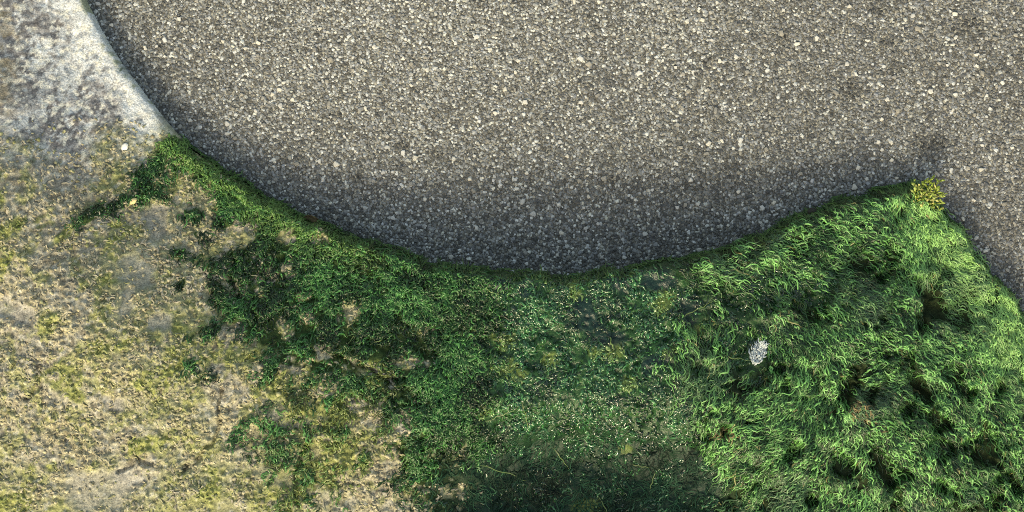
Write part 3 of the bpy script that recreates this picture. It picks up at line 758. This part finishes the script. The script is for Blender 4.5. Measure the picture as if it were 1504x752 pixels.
w = (R.uniform(0.0006, 0.0014, k)[:, None] * (1 - 0.8 * t ** 3))[..., None]
t3 = np.concatenate([tg, np.zeros((k, 1))], 1)[:, None]; n3 = np.concatenate([nrm, np.zeros((k, 1))], 1)[:, None]
V = np.stack([P - t3 * w, P + n3 * w * .8, P + t3 * w], 2)
c = mix((0.006, 0.022, 0.007), (0.065, 0.150, 0.040), R.random(k))
o = strand_mesh('hanging_moss', V, np.repeat(np.repeat(c[:, None, None], segs + 1, 1), 3, 2), M_MOSS, rock)
o['kind'] = 'stuff'; o['label'] = 'moss hanging down the side of the rock'

# ------------------------------------------------------------------ small things lying on the rock
def place(px, py):
    x = (px - 752) / 1000 * .945; y = (376 - py) / 1000 * .945
    h = float(sample(LAY, np.array([x]), np.array([y]))[0])
    s = (CAM_H - h) / CAM_H
    x = (px - 752) / 1000 * s; y = (376 - py) / 1000 * s
    return x, y, float(sample(LAY, np.array([x]), np.array([y]))[0])

def pebble(name, px, py, rx, ry, rz, ang, tintc, sink, label, category, mat=M_STONE, rough=0.16, raise_=0.0):
    x, y, z = place(px, py)
    U, W = 20, 11
    V = []
    for j in range(W):
        for i in range(U):
            p, t = math.pi * j / (W - 1), 2 * math.pi * i / U
            V.append((math.sin(p) * math.cos(t), math.sin(p) * math.sin(t), math.cos(p)))
    V = np.array(V)
    nz = 1 + rough * 2 * (vnoise(V[:, 0] + 3 + px, V[:, 1] + V[:, 2] * .7 + 5, 0.6, 5) - .5) + rough * (vnoise(V[:, 0] * 1. + 9 + py, V[:, 1] - V[:, 2], 0.25, 6) - .5)
    V = V * nz[:, None] * np.array((rx, ry, rz))
    F = [(j * U + i, j * U + (i + 1) % U, (j + 1) * U + (i + 1) % U, (j + 1) * U + i) for j in range(W - 1) for i in range(U)]
    c = np.array(tintc) * (0.85 + 0.3 * R.random((len(V), 1)))
    o = mesh_object(name, V, [f[::-1] for f in F], mat, c, True)
    o.location = (x, y, z + rz * (1 - sink) + raise_); o.rotation_euler = (0, 0, math.radians(ang))
    o['label'] = label; o['category'] = category
    return o
x, y, z = place(1112, 520)
k = 260
a_ = R.uniform(0, 6.28, k); q_ = np.sqrt(R.random(k))
ex, ey = q_ * np.cos(a_) * 0.0095, q_ * np.sin(a_) * 0.0155
rx_, ry_ = x + ex * 0.95 + ey * 0.25, y + ey
V, cc = strands(rx_, ry_, R.normal(1.15, 0.35, k), R.uniform(0.005, 0.011, k), R.uniform(0.0006, 0.0012, k), R.uniform(0.004, 0.009, k), R.uniform(.2, .7, k), mix((0.34, 0.40, 0.42), (0.56, 0.61, 0.65), R.random(k)), 4)
V[..., 2] += 0.0005
o = strand_mesh('bleached_tuft', V, cc, M_LICHEN, None)
o['label'] = 'small tuft of bleached white strands amid the green filament moss'; o['category'] = 'moss'
pebble('white_chip', 184, 216, 0.0050, 0.0062, 0.003, -30, (0.78, 0.75, 0.71), 0.5, 'tiny white stone chip on the bare grey concrete', 'stone')
pebble('straw_chip', 197, 296, 0.007, 0.004, 0.003, 30, (0.60, 0.50, 0.26), 0.4, 'straw coloured chip beside a small moss cushion', 'stone')
pebble('dark_pellet', 1191, 311, 0.007, 0.006, 0.005, 10, (0.014, 0.014, 0.012), 0.3, 'black pellet on the mossy rim', 'pellet')

# dry leaf scrap on the left rim
x, y, z = place(459, 323)
V, F = [], []
nu, nv = 9, 5
for i in range(nu):
    for j in range(nv):
        u = i / (nu - 1) * 2 - 1; v = j / (nv - 1) * 2 - 1
        wv = (1 - abs(u) ** 2.2) ** 0.7 * 0.0045
        V.append((u * 0.011, v * wv, 0.002 * v * v + 0.0015 * math.sin(u * 4) + 0.0004 * R.random()))
for i in range(nu - 1):
    for j in range(nv - 1): F.append((i * nv + j, (i + 1) * nv + j, (i + 1) * nv + j + 1, i * nv + j + 1))
c = mix((0.05, 0.04, 0.025), (0.15, 0.115, 0.06), R.random(len(V)))
leaf = mesh_object('dry_leaf', V, F, M_LICHEN, c, True)
leaf.location = (x, y + 0.002, z + 0.010); leaf.rotation_euler = (0.25, -0.1, math.radians(-14))
so = leaf.modifiers.new('thickness', 'SOLIDIFY'); so.thickness = 0.0005
leaf['label'] = 'small brown curled dry leaf on the moss at the rim'; leaf['category'] = 'leaf'

# yellow frilled weed on the corner
x0, y0, z0 = place(1361, 287)
weed = bpy.data.objects.new('yellow_weed', None); C.objects.link(weed)
weed.location = (x0, y0, z0 + 0.010)
weed['label'] = 'yellow green frilled weed on the corner of the mossy rock'; weed['category'] = 'weed'
for k in range(120):
    ang = R.uniform(-1.0, 2.9) if k < 110 else R.uniform(0, 6.28)
    ln = R.uniform(0.004, 0.012); wd = R.uniform(0.0008, 0.0022)
    bx0, by0 = np.clip(R.normal(0.001, 0.010), -.017, .018), np.clip(R.normal(0.0, 0.012), -.022, .020)
    V, F = [], []
    ns = 6
    ph = R.uniform(0, 6)
    for i in range(ns + 1):
        t = i / ns
        cxp = bx0 + math.cos(ang) * ln * t; cyp = by0 + math.sin(ang) * ln * t
        zz = -0.006 + 0.014 * math.sin(t * 1.9) * (0.5 + 0.5 * (k % 5) / 4) - 0.004 * t
        w = wd * (0.35 + 1.0 * t) * (1 - 0.55 * max(0, t - .7) / .3)
        for s in (-1, 0, 1):
            fl = 0.0022 * math.sin(ph + i * 1.9) * s
            V.append((cxp - math.sin(ang) * w * s, cyp + math.cos(ang) * w * s, zz + fl + (0.0012 if s == 0 else 0)))
    for i in range(ns):
        for s in range(2): F.append((i * 3 + s, i * 3 + s + 1, i * 3 + s + 4, i * 3 + s + 3))
    u = R.random()
    c = np.array((0.22, 0.28, 0.06)) if u < .4 else (np.array((0.36, 0.35, 0.12)) if u < .65 else np.array((0.15, 0.21, 0.03)))
    mesh_object('frond', V, F, M_MOSS, np.repeat(c[None] * R.uniform(.75, 1.2), len(V), 0), True, weed)

print('strands', nfil, 'tris', sum(len(o.data.loops) - 2 * len(o.data.polygons) for o in scene.objects if o.type == 'MESH'))
